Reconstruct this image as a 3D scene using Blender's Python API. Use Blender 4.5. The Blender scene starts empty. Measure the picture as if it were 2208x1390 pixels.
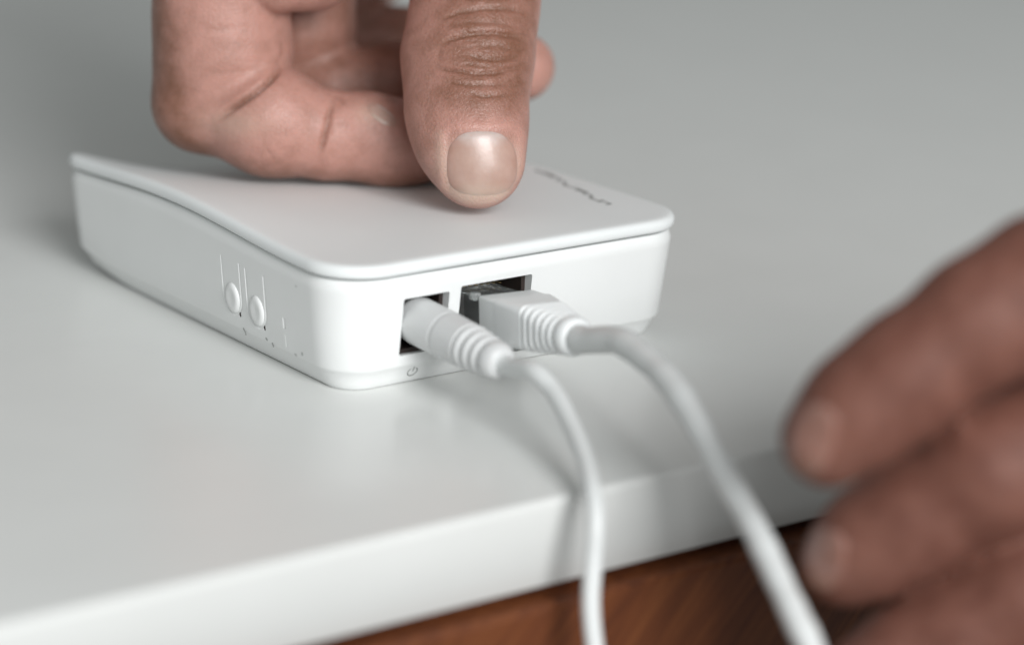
import bpy, bmesh, math, random
import numpy as np
from mathutils import Vector, Matrix
random.seed(4); rng = np.random.default_rng(4)
S = bpy.context.scene
C = bpy.context.collection
MM = 0.001

# ------------------------------------------------------------------ camera
YAW, PITCH, ROLL, DIST, F = 0.66058, 0.29553, 0.03967, 400.075, 2.57447
_d = np.array([math.sin(YAW)*math.cos(PITCH), math.cos(YAW)*math.cos(PITCH), -math.sin(PITCH)])
_r0 = np.array([math.cos(YAW), -math.sin(YAW), 0.0]); _u0 = np.cross(_r0, _d)
_r = _r0*math.cos(ROLL) + _u0*math.sin(ROLL); _u = -_r0*math.sin(ROLL) + _u0*math.cos(ROLL)
CAM = np.array([31.577, 0, 7.87]) - _d*DIST                     # mm
def K(px, py, D):                                                # a measured point -> place in mm
    return CAM + (_d + _r*((px-1104)/2208/F) - _u*((py-695)/2208/F))*D
def to_px(P):
    v = P - CAM; z = v @ _d
    return 1104+2208*F*(v@_r)/z, 695-2208*F*(v@_u)/z, z
cam = bpy.data.cameras.new('camera'); co = bpy.data.objects.new('camera', cam); C.objects.link(co)
M = Matrix(((_r[0], _u[0], -_d[0], CAM[0]*MM), (_r[1], _u[1], -_d[1], CAM[1]*MM), (_r[2], _u[2], -_d[2], CAM[2]*MM), (0, 0, 0, 1)))
co.matrix_world = M
cam.sensor_width = 36; cam.sensor_fit = 'HORIZONTAL'; cam.lens = 36*F
cam.clip_start = 0.01; cam.clip_end = 20
cam.dof.use_dof = True; cam.dof.focus_distance = 0.403; cam.dof.aperture_fstop = 8.0
S.camera = co

# ------------------------------------------------------------------ light
W = bpy.data.worlds.new('World'); S.world = W; W.use_nodes = True
bg = W.node_tree.nodes['Background']; bg.inputs[0].default_value = (0.955, 1.0, 0.985, 1); bg.inputs[1].default_value = 0.235
S.view_settings.view_transform = 'Standard'; S.view_settings.look = 'None'
S.view_settings.exposure = 0.0; S.view_settings.gamma = 1.0
def lamp(name, loc, target, size, power, col, sy=None):
    l = bpy.data.lights.new(name, 'AREA'); l.shape = 'RECTANGLE' if sy else 'SQUARE'; l.size = size
    if sy: l.size_y = sy
    l.energy = power; l.color = col
    o = bpy.data.objects.new(name, l); C.objects.link(o); o.location = loc
    o.rotation_euler = (Vector(target)-Vector(loc)).to_track_quat('-Z', 'Y').to_euler()
    return o
lamp('window_light', (-0.21, -1.14, 0.58), (0.03, 0.0, 0.01), 0.52, 12.9, (0.995, 0.99, 0.99))
lamp('soft_fill', (-0.34, -1.2, 0.60), (0.03, 0.05, 0.0), 0.9, 8.6, (0.965, 0.99, 1.0))  # broad fill added beside the window, no source of its own

# ------------------------------------------------------------------ materials
def mat(name):
    m = bpy.data.materials.new(name); m.use_nodes = True
    nt = m.node_tree; b = nt.nodes['Principled BSDF']; return m, nt, b
def N(nt, t, **kw):
    n = nt.nodes.new(t)
    for k, v in kw.items():
        if k.startswith('i_'): n.inputs[k[2:].replace('_', ' ')].default_value = v
        else: setattr(n, k, v)
    return n
def ramp(nt, stops):
    r = nt.nodes.new('ShaderNodeValToRGB'); e = r.color_ramp.elements
    while len(e) < len(stops): e.new(0.5)
    for x, (p, c) in zip(e, stops): x.position = p; x.color = (*c, 1)
    return r
def coords(nt, scale=(1, 1, 1), rot=(0, 0, 0)):
    t = N(nt, 'ShaderNodeTexCoord'); mp = N(nt, 'ShaderNodeMapping')
    mp.inputs['Scale'].default_value = scale; mp.inputs['Rotation'].default_value = rot
    nt.links.new(t.outputs['Object'], mp.inputs[0]); return mp
def bump(nt, b, fac, strength, dist, prev=None):
    n = N(nt, 'ShaderNodeBump'); n.inputs['Strength'].default_value = strength; n.inputs['Distance'].default_value = dist
    nt.links.new(fac, n.inputs['Height'])
    if prev: nt.links.new(prev, n.inputs['Normal'])
    nt.links.new(n.outputs[0], b.inputs['Normal']); return n.outputs[0]

def plastic(name, c1, c2, rough, bs=0.05, sss=0.0, bscale=2500):
    m, nt, b = mat(name); mp = coords(nt)
    n = N(nt, 'ShaderNodeTexNoise'); n.inputs['Scale'].default_value = 60; n.inputs['Detail'].default_value = 4
    nt.links.new(mp.outputs[0], n.inputs['Vector'])
    r = ramp(nt, [(0.3, c1), (0.7, c2)]); nt.links.new(n.outputs['Fac'], r.inputs[0]); nt.links.new(r.outputs[0], b.inputs['Base Color'])
    b.inputs['Roughness'].default_value = rough
    g = N(nt, 'ShaderNodeTexNoise'); g.inputs['Scale'].default_value = bscale; g.inputs['Detail'].default_value = 2
    nt.links.new(mp.outputs[0], g.inputs['Vector'])
    bump(nt, b, g.outputs['Fac'], bs, 0.0001)
    if sss:
        b.inputs['Subsurface Weight'].default_value = sss; b.inputs['Subsurface Radius'].default_value = (1, 0.9, 0.85); b.inputs['Subsurface Scale'].default_value = 0.0012
    return m
M_case = plastic('white_satin_plastic', (0.82, 0.835, 0.83), (0.85, 0.865, 0.86), 0.42, 0.10)
M_lid = plastic('white_fine_matte_plastic', (0.785, 0.81, 0.81), (0.81, 0.835, 0.835), 0.50, 0.22)
M_soft = plastic('white_rubbery_plastic', (0.61, 0.62, 0.62), (0.65, 0.66, 0.66), 0.45, 0.08, 0.15)
M_seam = plastic('grey_seam_shade', (0.16, 0.16, 0.155), (0.20, 0.20, 0.195), 0.7)  # dark grey stands in for the shade inside the lid joint
M_boot = plastic('white_moulded_boot', (0.78, 0.80, 0.80), (0.82, 0.84, 0.84), 0.42, 0.08, 0.15)
M_word = plastic('lid_grey_print', (0.27, 0.28, 0.27), (0.31, 0.32, 0.31), 0.6)
M_faint = plastic('faint_grey_print', (0.36, 0.37, 0.36), (0.42, 0.43, 0.42), 0.6)
M_jacket = plastic('white_cable_jacket', (0.66, 0.68, 0.675), (0.71, 0.73, 0.725), 0.38, 0.12, 0.12)
M_table = plastic('white_laminate', (0.69, 0.70, 0.685), (0.71, 0.72, 0.705), 0.24, 0.06, bscale=900)
def table_wear():
    nt = M_table.node_tree; b = nt.nodes['Principled BSDF']; mp = coords(nt)
    n = N(nt, 'ShaderNodeTexNoise'); n.inputs['Scale'].default_value = 14; n.inputs['Detail'].default_value = 7; n.inputs['Roughness'].default_value = 0.6
    nt.links.new(mp.outputs[0], n.inputs['Vector']); r = N(nt, 'ShaderNodeMapRange'); r.inputs[1].default_value = 0.3; r.inputs[2].default_value = 0.7; r.inputs[3].default_value = 0.21; r.inputs[4].default_value = 0.27
    nt.links.new(n.outputs['Fac'], r.inputs[0]); nt.links.new(r.outputs[0], b.inputs['Roughness'])
table_wear()
M_dark = plastic('dark_socket_plastic', (0.022, 0.014, 0.012), (0.035, 0.024, 0.020), 0.5, 0.1)
M_print = plastic('grey_print', (0.20, 0.21, 0.20), (0.26, 0.27, 0.26), 0.6)
M_hole = plastic('dark_hole', (0.03, 0.018, 0.012), (0.04, 0.025, 0.02), 0.8)
m, nt, b = mat('gold_contact'); b.inputs['Base Color'].default_value = (0.55, 0.42, 0.22, 1); b.inputs['Metallic'].default_value = 1; b.inputs['Roughness'].default_value = 0.35; M_gold = m
m, nt, b = mat('steel_pin'); b.inputs['Base Color'].default_value = (0.5, 0.5, 0.5, 1); b.inputs['Metallic'].default_value = 1; b.inputs['Roughness'].default_value = 0.3; M_steel = m
m, nt, b = mat('translucent_connector'); b.inputs['Base Color'].default_value = (0.86, 0.89, 0.88, 1); b.inputs['Roughness'].default_value = 0.12; b.inputs['Transmission Weight'].default_value = 0.85; b.inputs['IOR'].default_value = 1.5; M_clear = m

def wood_mat():
    m, nt, b = mat('dark_walnut_wood'); mp = coords(nt, (1, 1, 1), (0, math.radians(-42), 0))
    st = N(nt, 'ShaderNodeMapping'); st.inputs['Scale'].default_value = (1, 1, 0.06); nt.links.new(mp.outputs[0], st.inputs[0])
    n = N(nt, 'ShaderNodeTexNoise'); n.inputs['Scale'].default_value = 800; n.inputs['Detail'].default_value = 6; n.inputs['Roughness'].default_value = 0.65
    nt.links.new(st.outputs[0], n.inputs['Vector'])
    st2 = N(nt, 'ShaderNodeMapping'); st2.inputs['Scale'].default_value = (1, 1, 0.22); nt.links.new(mp.outputs[0], st2.inputs[0])
    n2 = N(nt, 'ShaderNodeTexNoise'); n2.inputs['Scale'].default_value = 75; n2.inputs['Detail'].default_value = 3; n2.inputs['Distortion'].default_value = 0.6
    nt.links.new(st2.outputs[0], n2.inputs['Vector'])
    n2m = N(nt, 'ShaderNodeMath', operation='MULTIPLY'); n2m.inputs[1].default_value = 0.6; nt.links.new(n2.outputs['Fac'], n2m.inputs[0])
    mx = N(nt, 'ShaderNodeMath', operation='ADD'); nt.links.new(n.outputs['Fac'], mx.inputs[0]); nt.links.new(n2m.outputs[0], mx.inputs[1])
    hf = N(nt, 'ShaderNodeMath', operation='MULTIPLY'); hf.inputs[1].default_value = 0.625; nt.links.new(mx.outputs[0], hf.inputs[0])
    r = ramp(nt, [(0.36, (0.058, 0.015, 0.006)), (0.5, (0.125, 0.036, 0.011)), (0.68, (0.19, 0.062, 0.019))])
    nt.links.new(hf.outputs[0], r.inputs[0]); nt.links.new(r.outputs[0], b.inputs['Base Color'])
    b.inputs['Roughness'].default_value = 0.5; b.inputs['Specular IOR Level'].default_value = 0.35
    bump(nt, b, n.outputs['Fac'], 0.35, 0.0002)
    return m
M_wood = wood_mat()

def skin_mat(name, pink, brown, rough=0.40, bstr=0.55, cover=0.35):
    m, nt, b = mat(name); mp = coords(nt)
    at = N(nt, 'ShaderNodeAttribute'); at.attribute_name = 'tone'
    n = N(nt, 'ShaderNodeTexNoise'); n.inputs['Scale'].default_value = 330; n.inputs['Detail'].default_value = 5
    nt.links.new(mp.outputs[0], n.inputs['Vector'])
    n3 = N(nt, 'ShaderNodeTexNoise'); n3.inputs['Scale'].default_value = 2400; n3.inputs['Detail'].default_value = 3
    nt.links.new(mp.outputs[0], n3.inputs['Vector'])
    mr = N(nt, 'ShaderNodeMapRange'); mr.inputs[1].default_value = 0.3; mr.inputs[2].default_value = 0.7; mr.inputs[3].default_value = -0.20; mr.inputs[4].default_value = 0.20
    nt.links.new(n.outputs['Fac'], mr.inputs[0])
    mr3 = N(nt, 'ShaderNodeMapRange'); mr3.inputs[1].default_value = 0.3; mr3.inputs[2].default_value = 0.7; mr3.inputs[3].default_value = -0.10; mr3.inputs[4].default_value = 0.10
    nt.links.new(n3.outputs['Fac'], mr3.inputs[0])
    a0 = N(nt, 'ShaderNodeMath', operation='ADD'); nt.links.new(mr.outputs[0], a0.inputs[0]); nt.links.new(mr3.outputs[0], a0.inputs[1])
    a1 = N(nt, 'ShaderNodeMath', operation='ADD'); a1.use_clamp = True; nt.links.new(at.outputs['Fac'], a1.inputs[0]); nt.links.new(a0.outputs[0], a1.inputs[1])
    mx = N(nt, 'ShaderNodeMix', data_type='RGBA'); mx.inputs[6].default_value = (*pink, 1); mx.inputs[7].default_value = (*brown, 1)
    nt.links.new(a1.outputs[0], mx.inputs[0])
    ap = N(nt, 'ShaderNodeAttribute'); ap.attribute_name = 'pale'; m2 = N(nt, 'ShaderNodeMix', data_type='RGBA'); m2.inputs[7].default_value = (0.62, 0.47, 0.385, 1)
    nt.links.new(ap.outputs['Fac'], m2.inputs[0]); nt.links.new(mx.outputs[2], m2.inputs[6]); nt.links.new(m2.outputs[2], b.inputs['Base Color'])
    b.inputs['Roughness'].default_value = rough; b.inputs['Specular IOR Level'].default_value = 0.45
    b.inputs['Subsurface Weight'].default_value = 0.30; b.inputs['Subsurface Radius'].default_value = (1.0, 0.42, 0.25); b.inputs['Subsurface Scale'].default_value = 0.0016
    v = N(nt, 'ShaderNodeTexVoronoi', feature='DISTANCE_TO_EDGE'); v.inputs['Scale'].default_value = 1500
    nz = N(nt, 'ShaderNodeTexNoise'); nz.inputs['Scale'].default_value = 900; nt.links.new(mp.outputs[0], nz.inputs['Vector'])
    va = N(nt, 'ShaderNodeMixRGB'); va.blend_type = 'ADD'; va.inputs[0].default_value = 0.0008; nt.links.new(mp.outputs[0], va.inputs[1]); nt.links.new(nz.outputs['Color'], va.inputs[2])
    nt.links.new(va.outputs[0], v.inputs['Vector'])
    vr = N(nt, 'ShaderNodeMapRange'); vr.inputs[2].default_value = 0.16; nt.links.new(v.outputs['Distance'], vr.inputs[0])
    p = bump(nt, b, vr.outputs[0], bstr*0.55, 0.00012)
    bump(nt, b, n3.outputs['Fac'], bstr, 0.0002, p)
    return m
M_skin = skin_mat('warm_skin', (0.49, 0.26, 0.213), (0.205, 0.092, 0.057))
M_skin_shade = skin_mat('shaded_brown_skin', (0.29, 0.135, 0.10), (0.14, 0.053, 0.037), rough=0.55)  # dorsal brown, with the hand's shade also put into the colour
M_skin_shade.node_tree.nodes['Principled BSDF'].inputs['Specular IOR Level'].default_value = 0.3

def nail_mat(name, c_root, c_mid, c_tip):
    m, nt, b = mat(name); at = N(nt, 'ShaderNodeAttribute'); at.attribute_name = 'along'
    r = ramp(nt, [(0.0, c_root), (0.12, c_root), (0.27, c_mid), (0.7, c_mid), (0.9, c_tip), (1.0, c_tip)])
    nt.links.new(at.outputs['Fac'], r.inputs[0])
    ac = N(nt, 'ShaderNodeAttribute'); ac.attribute_name = 'across'; mm = N(nt, 'ShaderNodeMix', data_type='RGBA'); mm.inputs[7].default_value = (c_mid[0]*0.92, c_mid[1]*0.74, c_mid[2]*0.70, 1)
    nt.links.new(ac.outputs['Fac'], mm.inputs[0]); nt.links.new(r.outputs[0], mm.inputs[6])
    no = N(nt, 'ShaderNodeTexNoise'); no.inputs['Scale'].default_value = 380; no.inputs['Detail'].default_value = 4; mo = N(nt, 'ShaderNodeMix', data_type='RGBA'); mo.blend_type = 'MULTIPLY'; mo.inputs[0].default_value = 0.5
    tc = N(nt, 'ShaderNodeTexCoord'); nt.links.new(tc.outputs['Object'], no.inputs['Vector']); rr_ = ramp(nt, [(0.35, (0.80, 0.72, 0.68)), (0.65, (1, 1, 1))])
    nt.links.new(no.outputs['Fac'], rr_.inputs[0]); nt.links.new(mm.outputs[2], mo.inputs[6]); nt.links.new(rr_.outputs[0], mo.inputs[7]); nt.links.new(mo.outputs[2], b.inputs['Base Color'])
    b.inputs['Roughness'].default_value = 0.34; b.inputs['Coat Weight'].default_value = 0.3; b.inputs['Coat Roughness'].default_value = 0.25; b.inputs['Subsurface Weight'].default_value = 0.3
    b.inputs['Subsurface Scale'].default_value = 0.001; b.inputs['Subsurface Radius'].default_value = (1, 0.5, 0.35)
    mp = coords(nt); n = N(nt, 'ShaderNodeTexNoise'); n.inputs['Scale'].default_value = 700; nt.links.new(mp.outputs[0], n.inputs['Vector'])
    bump(nt, b, n.outputs['Fac'], 0.25, 0.0002)
    return m
M_nail = nail_mat('thumb_nail_keratin', (0.56, 0.455, 0.42), (0.50, 0.345, 0.29), (0.52, 0.385, 0.315))  # paler root paints the glare at the cuticle into the colour
M_nail2 = nail_mat('finger_nail_keratin', (0.33, 0.185, 0.15), (0.31, 0.165, 0.13), (0.34, 0.20, 0.155))

# ------------------------------------------------------------------ object helpers
def empty(name, loc_mm, label, cat, group=None):
    o = bpy.data.objects.new(name, None); C.objects.link(o); o.location = Vector(loc_mm)*MM
    o.empty_display_size = 0.01; o['label'] = label; o['category'] = cat
    if group: o['group'] = group
    return o
def link_mesh(name, me, m, parent=None, label=None, smooth=35):
    if m and not me.materials: me.materials.append(m)
    o = bpy.data.objects.new(name, me); C.objects.link(o)
    if parent:
        off = Vector(parent.location) if parent.type == 'EMPTY' else Vector(parent['o'])
        me.transform(Matrix.Translation(-off)); o.parent = parent
        o['o'] = list(off)
    if label: o['label'] = label
    if smooth is not None:
        me.polygons.foreach_set('use_smooth', [True]*len(me.polygons))
        if smooth < 180: me.set_sharp_from_angle(angle=math.radians(smooth))
    return o
def mesh(name, verts, faces, m=None, parent=None, label=None, smooth=35, orient=True):
    me = bpy.data.meshes.new(name); me.from_pydata([tuple(v) for v in np.asarray(verts, float)*MM], [], [tuple(f) for f in faces]); me.update()
    if orient and len(faces) > 5:
        bm = bmesh.new(); bm.from_mesh(me); bm.transform(Matrix.Scale(1000, 4)); bmesh.ops.recalc_face_normals(bm, faces=bm.faces)
        bm.transform(Matrix.Scale(0.001, 4)); bm.to_mesh(me); bm.free()
    return link_mesh(name, me, m, parent, label, smooth)
def loft(rings, cap0=True, cap1=True, closed=True):
    n = len(rings[0]); V = np.concatenate([np.asarray(r) for r in rings]); Fc = []
    for i in range(len(rings)-1):
        for j in range(n if closed else n-1):
            a, b_ = i*n+j, i*n+(j+1) % n; Fc.append((a, b_, b_+n, a+n))
    if cap0: Fc.append(tuple(range(n))[::-1])
    if cap1: Fc.append(tuple((len(rings)-1)*n+j for j in range(n)))
    return V, Fc
def rrect(x0, x1, y0, y1, r, seg=8, extra=()):
    pts = []
    for cx, cy, a0 in ((x1-r, y0+r, -90), (x1-r, y1-r, 0), (x0+r, y1-r, 90), (x0+r, y0+r, 180)):
        for k in range(seg+1):
            a = math.radians(a0+90*k/seg); pts.append((cx+r*math.cos(a), cy+r*math.sin(a)))
    return np.array(pts)
def densify(pts, step):
    out = []
    n = len(pts)
    for i in range(n):
        a, b_ = pts[i], pts[(i+1) % n]; L = np.linalg.norm(b_-a); k = max(1, int(L//step))
        ts = [j/k for j in range(k)]
        if L > step*2: ts = [0, 0.4/L] + ts[1:] + [1-0.4/L]
        out += [a+(b_-a)*t for t in ts]
    return np.array(out)
def tube(path, rad, seg=20, caps=True):
    P = np.asarray(path, float); n = len(P); T = np.gradient(P, axis=0); T /= np.linalg.norm(T, axis=1)[:, None]
    rad = np.broadcast_to(rad, (n,)); up = np.array([0.3, 0.1, 1.0]); N0 = np.cross(T[0], up); N0 /= np.linalg.norm(N0); rings = []
    for i in range(n):
        N0 = N0-T[i]*(N0@T[i]); N0 /= np.linalg.norm(N0); B = np.cross(T[i], N0)
        a = np.linspace(0, 2*np.pi, seg, endpoint=False)
        rings.append(P[i]+rad[i]*(np.cos(a)[:, None]*N0+np.sin(a)[:, None]*B))
    return loft(rings, caps, caps)
def spline(pts, per=12):
    P = np.asarray(pts, float); P = np.vstack([2*P[0]-P[1], P, 2*P[-1]-P[-2]]); out = []
    for i in range(1, len(P)-2):
        for k in range(per):
            t = k/per; a, b_, c, d = P[i-1], P[i], P[i+1], P[i+2]
            out.append(0.5*((2*b_)+(c-a)*t+(2*a-5*b_+4*c-d)*t*t+(3*b_-a-3*c+d)*t**3))
    out.append(P[-2]); return np.array(out)
def boolean(o, cutters):
    for cobj in cutters:
        md = o.modifiers.new('b', 'BOOLEAN'); md.operation = 'DIFFERENCE'; md.solver = 'EXACT'; md.object = cobj
    dg = bpy.context.evaluated_depsgraph_get(); me = bpy.data.meshes.new_from_object(o.evaluated_get(dg))
    o.modifiers.clear(); old = o.data; o.data = me
    for cobj in cutters: bpy.data.objects.remove(cobj)
    me.polygons.foreach_set('use_smooth', [True]*len(me.polygons)); me.set_sharp_from_angle(angle=math.radians(28))
def box_mesh(x0, x1, y0, y1, z0, z1):
    V = [(x, y, z) for z in (z0, z1) for x, y in ((x0, y0), (x1, y0), (x1, y1), (x0, y1))]
    return V, [(3, 2, 1, 0), (4, 5, 6, 7), (0, 1, 5, 4), (1, 2, 6, 5), (2, 3, 7, 6), (3, 0, 4, 7)]
def bevel_box(x0, x1, y0, y1, z0, z1, r=0.3, seg=3):
    bm = bmesh.new(); V, Fc = box_mesh(x0, x1, y0, y1, z0, z1); vs = [bm.verts.new(v) for v in V]
    for f in Fc: bm.faces.new([vs[i] for i in f])
    bmesh.ops.bevel(bm, geom=bm.edges[:], offset=r, segments=seg, affect='EDGES', profile=0.5)
    bm.verts.index_update(); out = [tuple(v.co) for v in bm.verts], [tuple(v.index for v in f.verts) for f in bm.faces]; bm.free(); return out

# ------------------------------------------------------------------ table
TPS, TOF, TTH = -0.01609, -46.43, 12.42
def troll(P):                                                  # table frame -> scene
    P = np.asarray(P, float); c_, s_ = math.cos(TPS), math.sin(TPS)
    return np.stack([P[:, 0]*c_-P[:, 1]*s_, P[:, 0]*s_+P[:, 1]*c_+TOF, P[:, 2]], -1)
table = empty('white_table', (0, 0, -TTH-400), 'white laminate table with a thick pale front edge over dark wood', 'table')
prof = [(0, -TTH+0.3), (0, -1.0)]
for k in range(7):
    a = math.radians(180-90*k/6); prof.append((1.0+1.0*math.cos(a), -1.0+1.0*math.sin(a)))
prof += [(1300, 0), (1300, -TTH), (0.3, -TTH)]
xs = [-1100, -300, -60, 0, 60, 120, 300, 1300]
V, Fc = loft([troll([(x, y, z) for y, z in prof]) for x in xs]); mesh('tabletop', V, [f[::-1] for f in Fc], M_table, table, smooth=60)
# wooden cabinet front below the top
prof = []
for k in range(7):
    a = math.radians(180-90*k/6); prof.append((1.1+1.1*math.cos(a)-2.4, -TTH-1.5-1.1+1.1*math.sin(a)))
prof = [(-2.4, -TTH-400)] + prof + [(20, -TTH-1.5), (20, -TTH-400)]
V, Fc = loft([troll([(x, y, z) for y, z in prof]) for x in (-1000, 0, 1200)]); mesh('front_panel', V, [f[::-1] for f in Fc], M_wood, table, smooth=60)
V, Fc = box_mesh(-1000, 1200, 21, 1200, -TTH-400, -TTH-0.3); mesh('carcass', troll(V), Fc, M_wood, table, smooth=None)

# ------------------------------------------------------------------ router
RW, RD, RH, DR = 67.6, 87.56, 18.95, 0.1054
router = empty('network_router', (RW/2, RD/2, 0), 'small white square router with a raised curved lid under the pressing thumb', 'router')
def off(x, y):
    s_ = np.clip(np.asarray(x, float)/RW, 0, 1); s_ = s_*s_*1.06/(s_+0.06); a = np.clip(2*np.pi*(np.asarray(y, float)-48)/80, -np.pi, np.pi)
    return 1.7*0.5*(1+np.cos(a))*(1-s_)**2-0.00125*(1-(1-s_)**3.2)*(1-0.76*s_**1.5)*np.clip(y, 0, 200)**2
def sag(P):
    P = np.asarray(P, float).copy()
    w = np.clip((P[:, 2]-3)/15.0, 0, 1); P[:, 2] += off(P[:, 0], P[:, 1])*w
    return P
base = densify(rrect(0, RW, 0, RD, 8.5, 12), 4.0)
def inset_ring(i, z):
    r = max(0.6, 8.5-i); return np.column_stack([densify_like(i, r), np.full(len(base), z)])
def densify_like(i, r):
    # same parameterisation as base, moved inward along its normals
    c = np.array([RW/2, RD/2]); q = np.abs(base-c)-np.array([RW/2-8.5, RD/2-8.5]); sg = np.sign(base-c)
    n = np.maximum(q, 0); n /= np.linalg.norm(n, axis=1)[:, None]
    if i < 8.3: return base-sg*n*i
    s = np.array([(RW/2-i)/(RW/2-8.3), (RD/2-i)/(RD/2-8.3)]); return c+((base-sg*n*8.3)-c)*s
lv = [(4.2, 0.0), (2.0, 0.12), (1.6, 0.5), (1.25, 1.4), (0.8, 2.4), (0.35, 3.2), (0.1, 3.5), (0.0, 3.8), (0.0, 9), (0.0, 15.6), (0.0, 16.2), (0.22, 16.7), (0.6, 17.45), (0.75, 17.62), (1.05, 17.7), (3.2, 17.6), (5, 17.0), (8.0, 16.6), (13, 16.6), (19, 16.6), (26, 16.6), (31, 16.6)]
rings = [sag(inset_ring(i+(RH-z)*DR*(1 if z < 17 else 0.7), z)) for i, z in lv]
for ring, (i, z) in zip(rings, lv):                            # the far end of the shell sweeps up off the table
    ring[:, 2] += 3.0*np.clip((ring[:, 1]-66)/20, 0, 1)**2*max(0, 1-z/7)
V, Fc = loft(rings)
body = mesh('body', V, Fc, M_case, router, smooth=28)
fy = lambda z: (RH-z)*DR
cut = []
def cutter(x0, x1, y0, y1, z0, z1, r=0.35):
    a = rrect(x0, x1, z0, z1, r, 3); V, Fc = loft([[(p[0], y, p[1]) for p in a] for y in (y0, y1)]); o = mesh('c', V, Fc, M_case, router); o.parent = router; cut.append(o)
XD0, XD1, ZD0, ZD1 = 11.73, 20.05, 5.3, 14.35
XE0, XE1, ZE0, ZE1 = 22.1, 35.5, 4.6, 14.85
cutter(XD0, XD1, -2, 14, ZD0, ZD1); cutter(XE0, XE1, -2, 17, ZE0, ZE1)
# slots round the side buttons, cut into the left face
def on_left(y, z, out=0.0): return np.array([(RH-z)*DR-out, y, z])
def groove(path, r): 
    V, Fc = tube(path, r, 8); o = mesh('c', V, Fc, M_case, router); cut.append(o)
buttons = [(31.0, 8.3), (24.0, 8.0)]
for by, bz in buttons:
    R = 2.6; a = np.radians(np.linspace(0, -180, 15))
    pts = [on_left(by-R, bz+6.2)]+[on_left(by-R, bz+3)]+[on_left(by-R*math.cos(t), bz+R*math.sin(t)) for t in a]+[on_left(by+R, bz+3), on_left(by+R, bz+6.2)]
    groove([p+np.array([-0.27, 0, 0]) for p in spline(pts, 4)], 0.46)
    groove([on_left(by-1.7, bz-2.35, 0.6), on_left(by-1.7, bz-2.35, -1.2)], 0.42)
groove([on_left(16.4, 8.9), on_left(16.35, 7.2)], 0.36)
groove([on_left(16.3, 6.3), on_left(16.2, 4.3)], 0.14)
groove([(33.6, 0.6, 2.6), (33.4, 3.2, 2.6)], 0.32)
boolean(body, cut)
def slab_on_left(name, poly_yz, depth, m, parent):
    P0 = [on_left(y, z, -0.3) for y, z in poly_yz]; P1 = [on_left(y, z, depth) for y, z in poly_yz]
    V, Fc = loft([P0, P1]); return mesh(name, V, Fc, m, parent)
for by, bz in buttons:
    rr = []
    for rad, out in ((2.3, -0.8), (2.3, 0.0), (2.15, 0.22), (1.8, 0.38), (1.3, 0.40), (0.5, 0.30)):
        rr.append([on_left(by+rad*0.86*math.cos(t), bz+rad*1.06*math.sin(t), out) for t in np.linspace(0, 2*np.pi, 28, endpoint=False)])
    V, Fc = loft(rr); mesh('side_button', V, Fc, M_case, router, smooth=50)
    slab_on_left('slot_shadow_hole', [(by-1.7+0.36*math.cos(t), bz-2.35+0.36*math.sin(t)) for t in np.linspace(0, 2*np.pi, 10, endpoint=False)], -0.15, M_hole, router)
# printed marks
def stroke(pts, w, conv, name='printed_mark', m=M_print):
    V, Fc = [], []
    P = np.asarray(pts, float)
    for i in range(len(P)-1):
        a, b_ = P[i], P[i+1]; t = (b_-a)/np.linalg.norm(b_-a); n = np.array([-t[1], t[0]])*w/2; k = len(V)
        V += [conv(*(a-n)), conv(*(b_-n)), conv(*(b_+n)), conv(*(a+n))]; Fc.append((k, k+1, k+2, k+3))
    return mesh(name, V, Fc, m, router, smooth=None)
L_ = lambda y, z: on_left(y, z, 0.03)
stroke([(28.6, 4.0), (28.0, 3.4), (27.9, 3.0)], 0.35, L_, m=M_faint)
stroke([(22.1, 4.2), (21.6, 3.9)], 0.35, L_, m=M_faint); stroke([(20.3, 3.9), (19.9, 3.3)], 0.35, L_, m=M_faint)
stroke([(14.0, 3.9), (13.4, 3.7)], 0.22, L_, m=M_faint); stroke([(11.95, 4.7), (11.8, 4.2)], 0.35, L_, m=M_faint)
stroke([(12.2, 15.1), (11.95, 14.95)], 0.25, L_, m=M_faint)
def FB(x, z):                              # on the tapered band under the ports
    i, zz = 0, z
    iz = np.interp(zz, [0.12, 0.5, 1.4, 2.4, 3.2, 3.5], [2.0, 1.6, 1.25, 0.8, 0.35, 0.1])
    return np.array([x, iz+(RH-zz)*DR-0.04, zz])
ang = np.radians(np.linspace(125, 415, 16))
stroke([(15.2+0.85*math.cos(t), 2.0+0.72*math.sin(t)) for t in ang], 0.17, FB, 'power_symbol')
stroke([(15.2, 2.05), (15.2, 2.95)], 0.17, FB, 'power_symbol')
# lid
lv = [(32, 18.14), (26, 18.14), (19, 18.14), (13, 18.14), (8.2, 18.14), (5, 18.14), (3.0, 18.14), (0.6, 18.16), (0.2, 18.2), (0.0, 18.36), (-0.12, 18.7), (-0.15, 19.2), (-0.05, 19.55), (0.15, 19.84), (0.45, 20.04), (0.85, 20.13), (1.4, 20.17), (2.2, 20.17), (5, 20.17), (8.2, 20.17), (13, 20.17), (19, 20.17), (26, 20.17), (32, 20.17)]
rings = [sag(inset_ring(i, z)) for i, z in lv]
V, Fc = loft(rings); lid = mesh('lid', V, Fc, M_lid, router, smooth=60)
# skirt between lid and body so the joint is a real recess
V, Fc = loft([sag(inset_ring(i, z)) for i, z in ((1.7, 17.0), (1.7, 18.3), (2.4, 18.3), (2.4, 17.0), (1.7, 17.0))], False, False); mesh('joint_skirt', V, Fc, M_seam, router)
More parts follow.
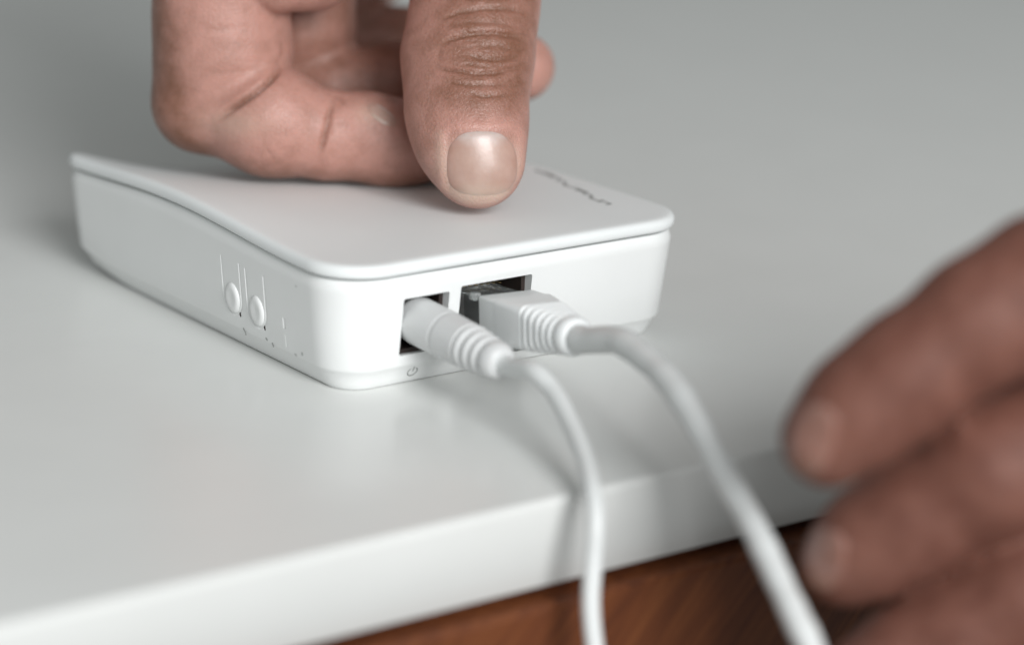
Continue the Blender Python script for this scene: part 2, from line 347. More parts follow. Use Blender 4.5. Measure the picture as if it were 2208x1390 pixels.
# blurred word on the lid: plain grey strokes of letter size
def LT(x, y): return np.array([x, y, 20.17+float(off(x, y))+0.035])
y0 = 12.0
for k, (w, kind) in enumerate([(2.6, 0), (2.9, 1), (2.5, 2), (2.8, 3), (1.1, 4), (3.0, 1), (2.8, 2), (2.6, 0), (2.8, 3), (2.6, 1)]):
    x0 = 59.0+(y0-12)*0.22; x1 = x0+1.05; a, b_ = y0, y0+w-0.5
    segs = {0: [[(x0, a), (x1, a), (x1, b_)], [(x0, b_), (x1, b_)]], 1: [[(x1, a), (x0, a), (x0, b_), (x1, b_)]], 2: [[(x0, a), (x1, (a+b_)/2), (x0, b_)]],
            3: [[(x0, a), (x1, a), (x1, b_), (x0, b_)], [((x0+x1)/2, a), ((x0+x1)/2, b_)]], 4: [[(x0, a), (x1, a)]]}[kind]
    V, Fc = [], []
    for sg in segs:
        P = np.asarray(sg, float)
        for i in range(len(P)-1):
            u_, v_ = P[i], P[i+1]; t = (v_-u_)/np.linalg.norm(v_-u_); n = np.array([-t[1], t[0]])*0.22; q = len(V)
            V += [LT(*(u_-n)), LT(*(v_-n)), LT(*(v_+n)), LT(*(u_+n))]; Fc.append((q, q+1, q+2, q+3))
    mesh('printed_letter', V, Fc, M_word, router, smooth=None)
    y0 += w
# sockets
def socket(name, x0, x1, z0, z1, d0, d1):
    a = rrect(x0-0.15, x1+0.15, z0-0.15, z1+0.15, 0.3, 3); c_ = rrect(x0+0.7, x1-0.7, z0+0.7, z1-0.7, 0.3, 3)
    rings = [[(p[0], y, p[1]) for p in q] for q, y in ((a, d1), (a, d0), (c_, d0), (c_, d1-0.4))]
    V, Fc = loft(rings, True, True); return mesh(name, V, [f[::-1] for f in Fc], M_dark, router)
ps = socket('power_socket', XD0, XD1, ZD0, ZD1, fy(10)+1.3, 13.5)
V, Fc = tube([(15.9, 3.5, 9.9), (15.9, 12, 9.9)], 0.9, 16); mesh('centre_pin', V, Fc, M_steel, ps)
es = socket('network_socket', XE0, XE1, ZE0, ZE1, fy(10)+1.3, 16.5)
for k in range(8):
    V, Fc = bevel_box(25.0+k*1.02, 25.35+k*1.02, 8.5, 13, 13.3, 13.6, 0.08, 1); mesh('contact_pin', V, Fc, M_gold, es)

# ------------------------------------------------------------------ power cable
pc = empty('power_cable', (15.9, -8, 0), 'thinner white cable with a round barrel plug in the left socket', 'cable')
ax0 = np.array([15.35, 1.6, 10.2]); axd = np.array([-0.01, -1, -0.035]); axd /= np.linalg.norm(axd)
def lathe(prof, o, d, seg=32, flat=1.0):
    up = np.array([0, 0, 1.0]); s = np.cross(d, up); s /= np.linalg.norm(s); t = np.cross(s, d)
    a = np.linspace(0, 2*np.pi, seg, endpoint=False)
    return loft([o+d*l+r*(np.cos(a)[:, None]*s+np.sin(a)[:, None]*t*flat) for l, r in prof])
V, Fc = lathe([(-4, 2.4), (-1.6, 2.4), (-1.4, 3.2), (-0.8, 3.5), (0, 3.6), (6.9, 3.58), (7.15, 3.56), (7.3, 3.42), (7.45, 3.42), (7.6, 3.54), (8.2, 3.54), (12.6, 3.38), (12.75, 3.1)], ax0, axd)
plug = mesh('barrel_plug', V, [f[::-1] for f in Fc], M_soft, pc, smooth=40)
V, Fc = lathe([(-9, 0.8), (-9, 2.5), (-3.9, 2.5), (-3.9, 0.8)], ax0, axd); mesh('metal_barrel', V, [f[::-1] for f in Fc], M_steel, plug)
pr = [(12.6, 2.9)]
for k in range(3):
    l = 12.9+k*1.82; r = 3.42-k*0.2
    pr += [(l, r-0.6), (l+0.2, r-0.12), (l+0.5, r), (l+0.85, r), (l+1.15, r-0.12), (l+1.35, r-0.5), (l+1.55, r-0.62)]
pr += [(18.3, 2.45), (18.45, 2.65), (18.8, 2.85), (19.7, 2.78), (20.5, 2.55), (21.0, 2.15), (21.2, 1.6)]
V, Fc = lathe(pr, ax0, axd); mesh('strain_relief', V, [f[::-1] for f in Fc], M_soft, plug, smooth=60)
st = ax0+axd*19.6
path = spline([st, ax0+axd*23.0, K(1150, 800, 368), K(1195, 845, 365), K(1232, 915, 360), K(1260, 985, 354), K(1278, 1060, 348), K(1284, 1125, 346), K(1279, 1210, 346), K(1274, 1300, 346), K(1282, 1395, 346), K(1300, 1500, 346), K(1310, 1640, 346), K(1310, 1640, 346)+[3, -3, -70], K(1310, 1640, 346)+[10, -2, -180], K(1310, 1640, 346)+[14, 4, -330]], 14)
V, Fc = tube(path, np.interp(np.arange(len(path)), [0, 30, 80, 999], [1.48, 1.38, 1.24, 1.22]), 20); mesh('cord', V, Fc, M_jacket, pc, smooth=180)

# ------------------------------------------------------------------ network cable
nc = empty('network_cable', (28, -10, 0), 'thicker white cable with a ribbed square plug in the right socket', 'cable')
ea0 = np.array([28.6, 0.0, 10.2]); ead = np.array([-0.16, -1, 0.12]); ead /= np.linalg.norm(ead)
es_ = np.cross(ead, (0, 0, 1)); es_ /= np.linalg.norm(es_); et_ = np.cross(es_, ead); es_ = -es_ if es_[0] < 0 else es_
def sq(l, w, h, r, dz=0, seg=5):
    a = rrect(-w/2, w/2, -h/2, h/2, min(r, w/2-0.01, h/2-0.01), seg); return [ea0+ead*l+es_*p[0]+et_*(p[1]+dz) for p in a]
V, Fc = loft([sq(-9, 7.6, 5.4, 0.3), sq(2.6, 7.6, 5.4, 0.3), sq(2.7, 8.9, 6.0, 0.3), sq(4.6, 8.9, 6.0, 0.3)]); pg = mesh('connector_shell', V, Fc, M_clear, nc, smooth=30)
V, Fc = loft([sq(3.0, 9.1, 6.2, 0.4), sq(3.3, 9.4, 6.5, 0.5), sq(8.7, 9.3, 6.5, 0.5), sq(8.8, 9.0, 6.3, 0.5)]); mesh('connector_sleeve', V, Fc, M_boot, pg, smooth=30)
for k in range(8):
    V, Fc = [], []
    q = [ea0+ead*l+es_*(-3.6+k*1.02+dx)+et_*(3.05+dz) for l in (-8.5, -5.5) for dx, dz in ((-.18, 0), (.18, 0), (.18, .12), (-.18, .12))]
    mesh('plug_contact', q, [(0, 1, 2, 3), (7, 6, 5, 4), (0, 4, 5, 1), (1, 5, 6, 2), (2, 6, 7, 3), (3, 7, 4, 0)], M_gold, pg, smooth=None)
V, Fc = loft([[ea0+ead*l+es_*p[0]+et_*p[1] for p in rrect(-3.0, 3.0, -z-0.55, -z+0.55, 0.3, 3)] for l, z in ((-8, 3.4), (-2, 4.2), (4.5, 5.0))]); mesh('latch_tab', V, Fc, M_clear, pg, smooth=40)
BV, BF = loft([sq(8.2, 9.0, 6.3, 0.7), sq(8.4, 9.6, 6.9, 0.8), sq(8.8, 9.8, 7.0, 0.9), sq(14.6, 7.9, 6.8, 1.3), sq(14.9, 7.2, 6.1, 1.5)])
V, Fc = bevel_box(23.6, 25.0, -0.9, 0.6, 12.6, 13.7, 0.25, 2); mesh('latch_clip', V, Fc, M_clear, pg, smooth=40)
boot = mesh('boot', BV, BF, M_boot, nc, smooth=40)
rg = [sq(14.2, 6.8, 5.6, 1.6)]
for k in range(5):
    l = 15.0+k*1.5; w = 7.9-k*0.32; h = 6.9-k*0.2; r = 1.6+k*0.3
    rg += [sq(l, w-1.1, h-1.1, r), sq(l+0.15, w-0.3, h-0.3, r), sq(l+0.4, w, h, r+.1), sq(l+0.75, w, h, r+.1), sq(l+1.0, w-0.3, h-0.3, r), sq(l+1.15, w-1.1, h-1.1, r)]
rg += [sq(22.4, 5.2, 5.0, 2.4), sq(22.55, 5.8, 5.7, 2.8), sq(22.8, 6.1, 6.0, 2.95), sq(23.7, 6.0, 5.9, 2.9), sq(24.3, 5.6, 5.6, 2.75), sq(24.7, 5.0, 5.0, 2.45), sq(24.8, 4.4, 4.4, 2.15)]
V, Fc = loft(rg); mesh('boot_ribs', V, Fc, M_boot, boot, smooth=60)
st = ea0+ead*23.0
path = spline([st, ea0+ead*27.0, K(1335, 735, 367), K(1395, 775, 360), K(1448, 828, 353), K(1495, 900, 347), K(1551, 1004, 341), K(1604, 1095, 336), K(1644, 1172, 331.5), K(1683, 1256, 327.5), K(1720, 1336, 324), K(1752, 1410, 322), K(1770, 1540, 320), K(1760, 1700, 318), K(1760, 1700, 318)+[0, -4, -70], K(1760, 1700, 318)+[-8, -2, -180], K(1760, 1700, 318)+[-10, 4, -320]], 14)
rad = np.interp(np.arange(len(path)), [0, 40, 90, 999], [2.05, 1.95, 1.76, 1.66]); tt = np.arange(len(path))
rad = rad*(1+0.03*np.sin(tt*0.23)+0.02*np.sin(tt*0.61+1))
V, Fc = tube(path, rad, 24); mesh('cord', V, Fc, M_jacket, nc, smooth=180)

# ------------------------------------------------------------------ hands: signed-distance bodies turned into one smooth mesh each
def rcone(P, a, b_, r1, r2):
    ba = b_-a; l2 = ba@ba; rr = r1-r2; a2 = l2-rr*rr; il2 = 1/l2
    pa = P-a; y = pa@ba; z = y-l2; q = pa*l2-np.outer(y, ba); x2 = np.einsum('ij,ij->i', q, q); y2 = y*y*l2; z2 = z*z*l2
    k = np.sign(rr)*rr*rr*x2
    d1 = np.sqrt(x2+z2)*il2-r2; d2 = np.sqrt(x2+y2)*il2-r1; d3 = (np.sqrt(x2*a2*il2)+y*rr)*il2-r1
    return np.where(np.sign(z)*a2*z2 > k, d1, np.where(np.sign(y)*a2*y2 < k, d2, d3))
def smin(a, b_, k):
    h = np.maximum(k-np.abs(a-b_), 0)/k; return np.minimum(a, b_)-h*h*k*0.25
def chain(P, pts, ks=2.0):
    d = None
    for i in range(len(pts)-1):
        a, b_ = pts[i], pts[i+1]; e = rcone(P, a[0], b_[0], a[1], b_[1])
        d = e if d is None else smin(d, e, ks if np.isscalar(ks) else ks[i-1])
    return d
def sphere(P, c, r): return np.linalg.norm(P-c, axis=1)-r
def surface_nets(f, lo, hi, h):
    H = h*4; n = np.ceil((hi-lo)/H).astype(int)+1
    gx = [lo[i]+H*np.arange(n[i]) for i in range(3)]
    Q = np.stack(np.meshgrid(*gx, indexing='ij'), -1).reshape(-1, 3); dc = f(Q).reshape(n)
    m = (n-1)*4+1; D = np.kron(np.where(dc > 0, 50.0, -50.0)[:, :, :], np.ones((4, 4, 4)))[:m[0], :m[1], :m[2]].astype(np.float32)
    act = np.abs(dc) < H*2.0
    A = act.copy()
    for ax in range(3):
        A[tuple(slice(1, None) if i == ax else slice(None) for i in range(3))] |= act[tuple(slice(0, -1) if i == ax else slice(None) for i in range(3))]
        A[tuple(slice(0, -1) if i == ax else slice(None) for i in range(3))] |= act[tuple(slice(1, None) if i == ax else slice(None) for i in range(3))]
        act = A.copy()
    Mk = np.kron(A, np.ones((4, 4, 4), bool))[:m[0], :m[1], :m[2]]
    idx = np.argwhere(Mk); D[tuple(idx.T)] = f(lo+idx*h)
    s = D < 0; cs = s[:-1, :-1, :-1]; anyin = np.zeros(cs.shape, bool); allin = np.ones(cs.shape, bool)
    off = [(i, j, k) for i in (0, 1) for j in (0, 1) for k in (0, 1)]
    def sub(a, o): return a[o[0]:a.shape[0]-1+o[0], o[1]:a.shape[1]-1+o[1], o[2]:a.shape[2]-1+o[2]]
    for o in off: q = sub(s, o); anyin |= q; allin &= q
    cell = np.argwhere(anyin & ~allin); vid = -np.ones(cs.shape, np.int64); vid[tuple(cell.T)] = np.arange(len(cell))
    acc = np.zeros((len(cell), 3)); cnt = np.zeros(len(cell))
    for a in off:
        for ax in range(3):
            if a[ax] == 0:
                b_ = list(a); b_[ax] = 1
                da = D[tuple((cell+a).T)].astype(float); db = D[tuple((cell+b_).T)].astype(float); cr = (da < 0) != (db < 0)
                t = np.where(cr, da/np.where(cr, da-db, 1), 0); p = np.array(a, float)+np.outer(t, np.eye(3)[ax])
                acc += p*cr[:, None]; cnt += cr
    Vv = lo+h*(cell+acc/cnt[:, None]); quads = []
    for ax in range(3):
        u_, v_ = (ax+1) % 3, (ax+2) % 3
        sl0 = [slice(None)]*3; sl1 = [slice(None)]*3; sl0[ax] = slice(0, -1); sl1[ax] = slice(1, None)
        e0, e1 = s[tuple(sl0)], s[tuple(sl1)]; E = np.argwhere(e0 != e1)
        E = E[(E[:, u_] > 0) & (E[:, v_] > 0) & (E[:, u_] < s.shape[u_]-1) & (E[:, v_] < s.shape[v_]-1)]
        eu = np.eye(3, dtype=int)[u_]; ev = np.eye(3, dtype=int)[v_]
        q = np.stack([vid[tuple((E-eu-ev).T)], vid[tuple((E-ev).T)], vid[tuple(E.T)], vid[tuple((E-eu).T)]], -1)
        inn = e0[tuple(E.T)]; q[~inn] = q[~inn][:, ::-1]; quads.append(q)
    Q4 = np.concatenate(quads); return Vv, Q4[(Q4 >= 0).all(1)]
def subdivide(V, Q):
    E = np.sort(np.stack([Q, np.roll(Q, -1, 1)], -1).reshape(-1, 2), 1); ue, inv = np.unique(E, axis=0, return_inverse=True)
    inv = inv.reshape(-1, 4); n = len(V); em = V[ue].mean(1); fc = V[Q].mean(1); e = inv+n; c_ = np.arange(len(Q))+n+len(ue)
    V2 = np.concatenate([V, em, fc])
    Q2 = np.concatenate([np.stack([Q[:, i], e[:, i], c_, e[:, i-1]], -1) for i in range(4)]); return V2, Q2
def grad(f, P, e=0.15):
    g = np.stack([f(P+e*v)-f(P-e*v) for v in np.eye(3)], -1); return g/np.maximum(np.linalg.norm(g, axis=1), 1e-9)[:, None]
def project(f, P, it=3, g=None):
    for _ in range(it):
        gg = grad(f, P) if g is None else g
        d = f(P); P = P-gg*np.clip(d, -1.0, 1.0)[:, None]*0.9
    return P
def relax(V, Q, it):
    E = np.unique(np.sort(np.stack([Q, np.roll(Q, -1, 1)], -1).reshape(-1, 2), 1), axis=0)
    for _ in range(it):
        acc = np.zeros_like(V); cnt = np.zeros(len(V))
        for a, b_ in ((0, 1), (1, 0)):
            for k in range(3): acc[:, k] += np.bincount(E[:, a], V[E[:, b_], k], len(V))
            cnt += np.bincount(E[:, a], minlength=len(V))
        V = V*0.5+0.5*acc/cnt[:, None]
    return V
def polydist(u, v, line):
    L = np.asarray(line, float); best = np.full(len(u), 1e9); tb = np.zeros(len(u)); seg = np.linalg.norm(np.diff(L, axis=0), axis=1); tot = seg.sum(); acc = 0
    for i in range(len(L)-1):
        a, b_ = L[i], L[i+1]; d = b_-a; t = np.clip(((u-a[0])*d[0]+(v-a[1])*d[1])/(d@d), 0, 1)
        r = np.hypot(u-a[0]-t*d[0], v-a[1]-t*d[1]); w = r < best; best[w] = r[w]; tb[w] = (acc+t[w]*seg[i])/tot; acc += seg[i]
    return best, tb
def sstep(x, a, b_): t = np.clip((x-a)/(b_-a), 0, 1); return t*t*(3-2*t)
def skin_mesh(name, V, Q, m, parent, tone, pale=None):
    me = bpy.data.meshes.new(name); me.vertices.add(len(V)); me.vertices.foreach_set('co', (V*MM).ravel())
    me.loops.add(Q.size); me.loops.foreach_set('vertex_index', Q.ravel().astype(np.int32)); me.polygons.add(len(Q))
    me.polygons.foreach_set('loop_start', (np.arange(len(Q))*4).astype(np.int32)); me.update(calc_edges=True); me.validate()
    at = me.attributes.new('tone', 'FLOAT', 'POINT'); at.data.foreach_set('value', tone.astype(np.float32))
    if pale is not None: ap_ = me.attributes.new('pale', 'FLOAT', 'POINT'); ap_.data.foreach_set('value', pale.astype(np.float32))
    return link_mesh(name, me, m, parent, smooth=180)
def march(f, px, py, D0, D1):
    o = K(px, py, D0) if np.isscalar(px) else np.stack([K(a, b_, D0) for a, b_ in zip(px, py)]); e = np.stack([K(a, b_, D1) for a, b_ in zip(np.atleast_1d(px), np.atleast_1d(py))])
    o = np.atleast_2d(o); d = e-o; L = np.linalg.norm(d, axis=1); d /= L[:, None]; t = np.zeros(len(o))
    for _ in range(60): t = np.minimum(t+f(o+d*t[:, None])*0.8, L)
    return o+d*t[:, None]
def nail(name, f, cx, cy, hw, hh, ang, D0, D1, m, parent, lift=0.16, pw=3.0, taper=0.0):
    n1, n2 = 26, 26; ca, sa = math.cos(ang), math.sin(ang); us, vs, al = [], [], []
    for j in range(n2+1):
        for i in range(n1+1):
            s_, t_ = i/n1*2-1, j/n2*2-1
            # square to rounded rectangle
            k = (abs(s_)**pw+abs(t_)**pw)**(1/pw); mx = max(abs(s_), abs(t_)); q = mx/k if k > 0 else 1
            s2, t2 = s_*q, t_*q; x = s2*hw*(1-taper*t2); y = t2*hh
            us.append(cx+x*ca-y*sa); vs.append(cy+x*sa+y*ca); al.append((t2+1)/2)
    us, vs, al = map(np.array, (us, vs, al)); P = march(f, us, vs, D0, D1); G = grad(f, P, 0.5)
    rim = np.array([max(abs(i/n1*2-1), abs(j/n2*2-1)) for j in range(n2+1) for i in range(n1+1)])
    top = P+G*(lift*(1-rim**6)+0.0)[:, None]+G*(-0.28*rim**12)[:, None]; 
    Fc = []; w = n1+1
    for j in range(n2):
        for i in range(n1): a = j*w+i; Fc.append((a, a+1, a+w+1, a+w))
    o = mesh(name, top, Fc, m, parent, smooth=180); at = o.data.attributes.new('along', 'FLOAT', 'POINT'); at.data.foreach_set('value', al.astype(np.float32))
    xa = np.array([abs(i/n1*2-1)**4*0.9 for j in range(n2+1) for i in range(n1+1)]); a2 = o.data.attributes.new('across', 'FLOAT', 'POINT'); a2.data.foreach_set('value', xa.astype(np.float32))
    sol = o.modifiers.new('thickness', 'SOLIDIFY'); sol.thickness = 0.0004; sol.offset = -1 if True else 1
    return o

# --- the pressing hand
T0, T1, T2, T3, T4 = K(1033, 360, 411.5), K(1014, 300, 412.5), K(1005, 228, 415), K(1009, 118, 419), K(1026, 0, 422.5)
T5, T6, T7 = K(1030, -130, 426), K(975, -330, 430), K(880, -640, 436)
t_ax = T3-T0; t_ax /= np.linalg.norm(t_ax); t_s = np.cross(t_ax, -_d); t_s /= np.linalg.norm(t_s); t_n = np.cross(t_s, t_ax)
if t_n@(-_d) < 0: t_n = -t_n
def flat(P, o, n, k): 
    return P+np.outer((P-o)@n*(k-1), n)
def f_thumb(P):
    Q_ = flat(P, T0, t_n, 1.22)
    B_ = [flat(x[None], T0, t_n, 1.22)[0] for x in (T0, T1, T2, T3, T4, T5, T6, T7)]
    rs = [6.7, 7.9, 8.8, 9.8, 9.5, 10.0, 13.5, 17]
    return chain(Q_, list(zip(B_, rs)), 4.0)/1.08
I_tip, I_m, I_dip, I_mid, I_pip = K(985, 305, 434), K(850, 310, 432), K(705, 292, 431), K(580, 268, 431), K(436, 222, 434)
I_p1, I_p2, I_mcp = K(482, 108, 433), K(474, 0, 431), K(530, -260, 426)
def f_index(P):
    d = chain(P, [(I_dip, 7.2), (I_m, 6.7), (I_tip, 6.2)], 3)
    d = smin(d, sphere(P, K(790, 278, 430), 5.7), 3)
    e = chain(P, [(I_pip, 8.0), (I_mid, 7.6), (I_dip, 7.1)], 3)
    e = smin(e, sphere(P, K(590, 254, 429), 7.4), 5)
    g = chain(P, [(I_pip, 8.0), (I_p1, 10.3), (I_p2, 9.6), (I_mcp, 12.5)], 5)
    return smin(smin(d, e, 1.4), g, 1.6)
def finger(P, pts, ks=2.0): return chain(P, pts, ks)
M_pts = [(K(1122, 145, 452), 5.9), (K(1000, 165, 451), 6.3), (K(860, 180, 450), 6.4), (K(720, 190, 449), 6.6), (K(570, 130, 452), 7.8)]
M_up = [(K(570, 130, 452), 7.8), (K(655, 60, 449), 8.0), (K(650, -60, 447), 8.6), (K(620, -300, 444), 12)]
R_pts = [(K(1050, 85, 474), 5.6), (K(900, 98, 476), 6.0), (K(700, 70, 474), 7.4)]
R_up = [(K(700, 70, 474), 7.4), (K(740, -80, 470), 8.2), (K(720, -320, 464), 11.5)]
P_pts = [(K(1060, -110, 486), 5.2), (K(950, -130, 488), 5.6), (K(800, -60, 490), 6.4)]
P_up = [(K(800, -60, 490), 6.4), (K(800, -330, 482), 10)]
PALM = [(K(560, -300, 428), 15), (K(760, -330, 462), 14), (K(850, -560, 440), 21), (K(960, -800, 436), 24), (K(1160, -1250, 436), 25), (K(1460, -1900, 436), 30)]
def f_palm(P):
    d = chain(P, [PALM[0], PALM[2]], 8); d = smin(d, chain(P, [PALM[1], PALM[2], PALM[3]], 8), 12)
    d = smin(d, rcone(P, K(975, -330, 430), K(900, -640, 436), 13, 20), 14)
    return smin(d, chain(P, PALM[3:], 8), 14)
def lid_top(P): return 20.17+off(P[:, 0], P[:, 1])
def hand1(P):
    pm = f_palm(P)
    th = smin(f_thumb(P), pm, 10)
    ix = smin(f_index(P), pm, 8)
    md = smin(smin(finger(P, M_pts, 3), finger(P, M_up, 4), 1.5), pm, 8)
    rg_ = smin(smin(finger(P, R_pts, 3), finger(P, R_up, 4), 1.5), pm, 8)
    pk = smin(smin(finger(P, P_pts, 3), finger(P, P_up, 4), 1.5), pm, 8)
    d = smin(th, smin(smin(ix, md, 0.8), smin(rg_, pk, 0.8), 0.8), 0.5)
    lobe = rcone(P, K(600, -42, 424), K(680, -62, 430), 5.2, 6.5); d = smin(d, lobe, 1.0)
    d = np.maximum(d, lid_top(P)+0.02-P[:, 2]+50*(P[:, 2] > 60))if False else np.where(P[:, 2] < 40, np.maximum(d, lid_top(P)+0.02-P[:, 2]), d)
    return d
th_cr = [([(947, 45), (990, 28), (1041, 19), (1100, 19), (1134, 32)], 5, .30), ([(960, 56), (998, 50), (1066, 50), (1112, 58)], 4.5, .16),
         ([(950, 95), (975, 84), (1000, 77), (1035, 71), (1070, 72), (1108, 78), (1128, 88)], 5, .50), ([(1010, 118), (1030, 124), (1058, 129), (1092, 127), (1124, 120)], 4.5, .36),
         ([(936, 142), (955, 149), (981, 152), (1024, 159), (1066, 158), (1100, 149), (1126, 138)], 5, .42), ([(960, 176), (990, 181), (1030, 184), (1070, 183), (1105, 174)], 5, .20),
         ([(1008, 198), (1035, 207), (1062, 211), (1095, 204)], 5, .16), ([(950, 106), (945, 118), (950, 132)], 5, .14), ([(1030, 103), (1060, 98), (1095, 102)], 4.5, .13),
         ([(1000, 138), (1040, 144), (1085, 142)], 4, .12), ([(1000, 0), (1040, -6), (1100, -4)], 5, .2), ([(985, 98), (1000, 90), (1040, 86)], 4, .12)]
ix_cr = [([(602, 150), (585, 168), (564, 187), (530, 213), (492, 238), (472, 254)], 6, 1.5), ([(716, 214), (711, 240), (706, 268), (699, 296), (688, 332)], 6, .62),
         ([(606, 85), (611, 111), (598, 145)], 6, .25), ([(430, 60), (470, 66), (520, 60)], 6, .12), ([(440, 150), (480, 158), (520, 150)], 6, .10),
         ([(720, 205), (735, 212), (742, 225)], 5, .25)]
for _ in range(30):                                            # many short fine lines across the thumb joint and along the fingers
    cx, cy = rng.uniform(935, 1120), rng.uniform(-20, 235); L_c = rng.uniform(12, 34); bend = (cy-118)*0.02
    th_cr.append(([(cx-L_c, cy-bend*3+rng.uniform(-4, 4)), (cx, cy+bend+rng.uniform(-2, 2)), (cx+L_c, cy-bend*3+rng.uniform(-3, 3))], 2.6, rng.uniform(.05, .13)))
for _ in range(40):
    cx, cy = rng.uniform(350, 850), rng.uniform(20, 370); a_ = rng.uniform(-0.5, 0.5)+(1.35 if cx > 560 else 0.1); L_c = rng.uniform(10, 30)
    ix_cr.append(([(cx-L_c*math.cos(a_), cy-L_c*math.sin(a_)), (cx+rng.uniform(-3, 3), cy+rng.uniform(-3, 3)), (cx+L_c*math.cos(a_), cy+L_c*math.sin(a_))], 3.0, rng.uniform(.03, .09)))
def nail_q(u, v):                                              # distance from the thumb nail's rounded outline, in px
    x = np.abs(u-(1040+0*(v-350)))-(80-22); y = np.abs(v-352)-(72-22)
    return np.hypot(np.maximum(x, 0), np.maximum(y, 0))+np.minimum(np.maximum(x, y), 0)-22
def detail1(P, Nn):
    u, v, z = to_px(P); face = sstep(Nn@(-_d), 0.0, 0.35); h = np.zeros(len(P))
    mt = f_thumb(P) < 1.3; isT = face*mt; isI = face*(f_index(P) < 1.3)*(~mt)
    for ln, w, dp in th_cr:
        r, t = polydist(u, v, ln); tp = np.minimum(1, 6*np.minimum(t, 1-t)+0.1)
        h -= isT*dp*tp*np.exp(-(r/(w*.85))**2)*1.2; h += isT*dp*tp*0.22*np.exp(-((r-3*w)/(1.8*w))**2)
    for ln, w, dp in ix_cr:
        r, t = polydist(u, v, ln); tp = np.minimum(1, 5*np.minimum(t, 1-t)+0.15)
        h -= isI*dp*tp*np.exp(-(r/w)**2); h += isI*min(dp, .4)*tp*0.2*np.exp(-((r-3*w)/(2*w))**2)
    q = nail_q(u, v); tipk = sstep(v, 400, 425)
    h += isT*(-0.14*sstep(-q, -2, 8)*(1-0.8*tipk)+(1-tipk)*0.20*np.exp(-((q-9)/9)**2)*(v > 250))
    return h
lo = np.array([-45.0, -20, 20]); hi = np.array([110.0, 115, 215])
allp = np.array([p for p, _ in M_pts+M_up+R_pts+R_up+P_pts+P_up+PALM]+[T0, T3, T6, I_tip, I_pip])
lo = np.minimum(allp.min(0)-34, lo*0+1e9); hi = np.maximum(allp.max(0)+34, -1e9); lo[2] = 18
hi[2] = 230
V1, Q1 = surface_nets(hand1, lo, hi, 0.85)
V1 = project(hand1, V1, 2); V1, Q1 = subdivide(V1, Q1); V1 = project(hand1, V1, 2)
V1 = relax(V1, Q1, 3)
N1 = grad(hand1, V1, 0.4); h1 = detail1(V1, N1); V1 = V1+N1*h1[:, None]
u, v, z = to_px(V1)
isth = f_thumb(V1) < 1.3; thm = isth*sstep(N1@(-_d), 0.1, 0.6)*sstep(v, -230, -30)
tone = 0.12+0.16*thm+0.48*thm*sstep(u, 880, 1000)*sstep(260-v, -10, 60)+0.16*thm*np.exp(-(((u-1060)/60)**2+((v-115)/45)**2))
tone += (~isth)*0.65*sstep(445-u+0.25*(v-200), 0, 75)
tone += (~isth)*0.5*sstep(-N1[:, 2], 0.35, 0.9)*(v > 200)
tone += (z > 438)*0.45*(u < 900)  # browns the fingers behind, painting shade into the hollow of the hand
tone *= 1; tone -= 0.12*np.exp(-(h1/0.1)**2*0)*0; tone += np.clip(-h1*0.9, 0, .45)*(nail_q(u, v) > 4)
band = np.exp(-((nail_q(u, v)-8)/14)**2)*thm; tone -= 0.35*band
hand_a = empty('hand', T0*[1, 1, 0]+[0, 0, 20.2], 'hand from above, its thumb pressing down on the router lid', 'hand')
pale = thm*0.85*np.exp(-(((u-1040)/88)**4+((v-385)/72)**4))+thm*0.28*np.exp(-((u-948)/11)**2)*sstep(v, 270, 290)*sstep(-v, -385, -350)
pale += (~isth)*(u < 860)*0.35*(np.exp(-(((u-505)/70)**2+((v-268)/30)**2))+np.exp(-(((u-795)/30)**2+((v-245)/22)**2)))
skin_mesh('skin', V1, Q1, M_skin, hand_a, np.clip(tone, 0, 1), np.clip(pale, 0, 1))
nail('thumb_nail', lambda P: f_thumb(P), 1039, 354, 83, 77, 0.0, 385, 421, M_nail, hand_a, 0.10, 2.4, -0.05)

nail('finger_nail', f_index, 824, 248, 40, 17, 0.62, 405, 436, M_nail, hand_a, 0.14, 2.2)

# --- the hand holding the cable, nearer the camera
A_pts = [(K(1786, 946, 319), 5.9), (K(1860, 880, 318), 6.8), (K(1960, 805, 317), 7.2), (K(2115, 692, 316), 7.6)]
A_up = [(K(2115, 692, 316), 7.6), (K(2260, 625, 317), 8.9), (K(2560, 640, 324), 11.4)]
B_pts = [(K(1822, 1212, 331), 5.6), (K(1885, 1165, 329), 6.6), (K(1985, 1105, 327), 7.2), (K(2140, 1010, 324), 8.3)]
B_up = [(K(2140, 1010, 324), 8.3), (K(2300, 940, 325), 8.9), (K(2600, 860, 331), 11.4)]
C_pts = [(K(1880, 1454, 334), 5.8), (K(1975, 1414, 332), 6.7), (K(2085, 1364, 330), 7.2), (K(2230, 1279, 328), 8.1)]
C_up = [(K(2230, 1279, 328), 8.1), (K(2400, 1194, 330), 8.7), (K(2650, 1094, 336), 11.4)]
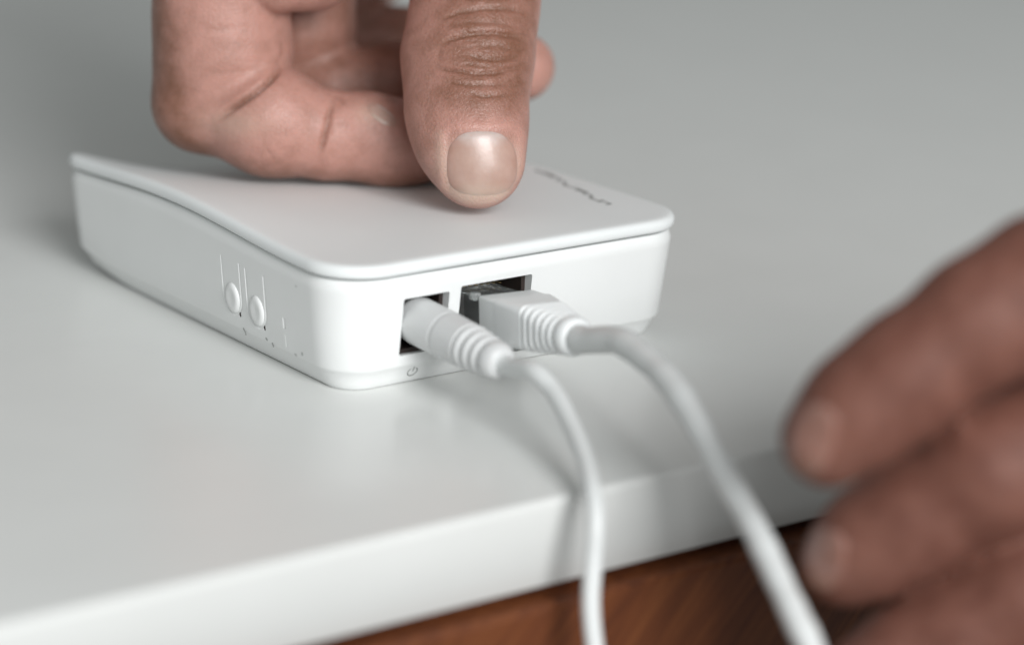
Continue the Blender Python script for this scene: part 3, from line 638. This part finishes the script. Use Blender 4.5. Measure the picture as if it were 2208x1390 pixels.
D_pts = [(K(2030, 1620, 332), 5.2), (K(2140, 1570, 330), 6.0), (K(2290, 1480, 328), 6.9), (K(2440, 1390, 328), 7.7), (K(2700, 1290, 334), 10.4)]
H_pts = [(K(2160, 1260, 346), 8.0), (K(2300, 1220, 346), 9.5), (K(2500, 1140, 343), 11.5), (K(2760, 1040, 338), 15)]
W_pts = [(K(2600, 800, 334), 13.5), (K(2950, 980, 342), 22.9), (K(3400, 1150, 351), 25.0), (K(4100, 1450, 361), 28.1)]
def hand2(P):
    pm = smin(rcone(P, W_pts[0][0], W_pts[1][0], 13, 22), rcone(P, K(2700, 1250, 336), W_pts[1][0], 13, 22), 12); pm = smin(pm, chain(P, W_pts[1:], 10), 14)
    d = None
    for a, b_ in ((A_pts, A_up), (B_pts, B_up), (C_pts, C_up)):
        e = smin(smin(chain(P, a, 3), chain(P, b_, 3), 3), pm, 8); d = e if d is None else smin(d, e, 0.6)
    d = smin(d, smin(chain(P, D_pts, 3), pm, 8), 0.6); d = smin(d, smin(chain(P, H_pts, 5), pm, 10), 0.6)
    return d
ap = np.array([p for p, _ in A_pts+A_up+B_pts+B_up+C_pts+C_up+D_pts+H_pts+W_pts])
V2, Q2 = surface_nets(hand2, ap.min(0)-30, ap.max(0)+30, 1.1)
V2 = project(hand2, V2, 2); V2 = relax(V2, Q2, 2); N2 = grad(hand2, V2, 0.4)
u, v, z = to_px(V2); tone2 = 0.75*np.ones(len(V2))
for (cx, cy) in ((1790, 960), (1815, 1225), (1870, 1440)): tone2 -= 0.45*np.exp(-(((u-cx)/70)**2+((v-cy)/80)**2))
hand_b = empty('hand', K(2140, 1010, 305), 'blurred hand at the right edge with curled fingers holding the thicker cable', 'hand')
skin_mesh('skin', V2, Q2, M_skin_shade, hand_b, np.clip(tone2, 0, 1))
f2 = hand2
nail('finger_nail', f2, 1752, 945, 52, 82, math.radians(12), 300, 330, M_nail2, hand_b, 0.2, 2.6)
nail('finger_nail', f2, 1778, 1205, 46, 72, math.radians(10), 300, 336, M_nail2, hand_b, 0.2, 2.6)
for o in list(S.objects):
    if 'o' in o: del o['o']
print('verts', len(V1), len(V2))
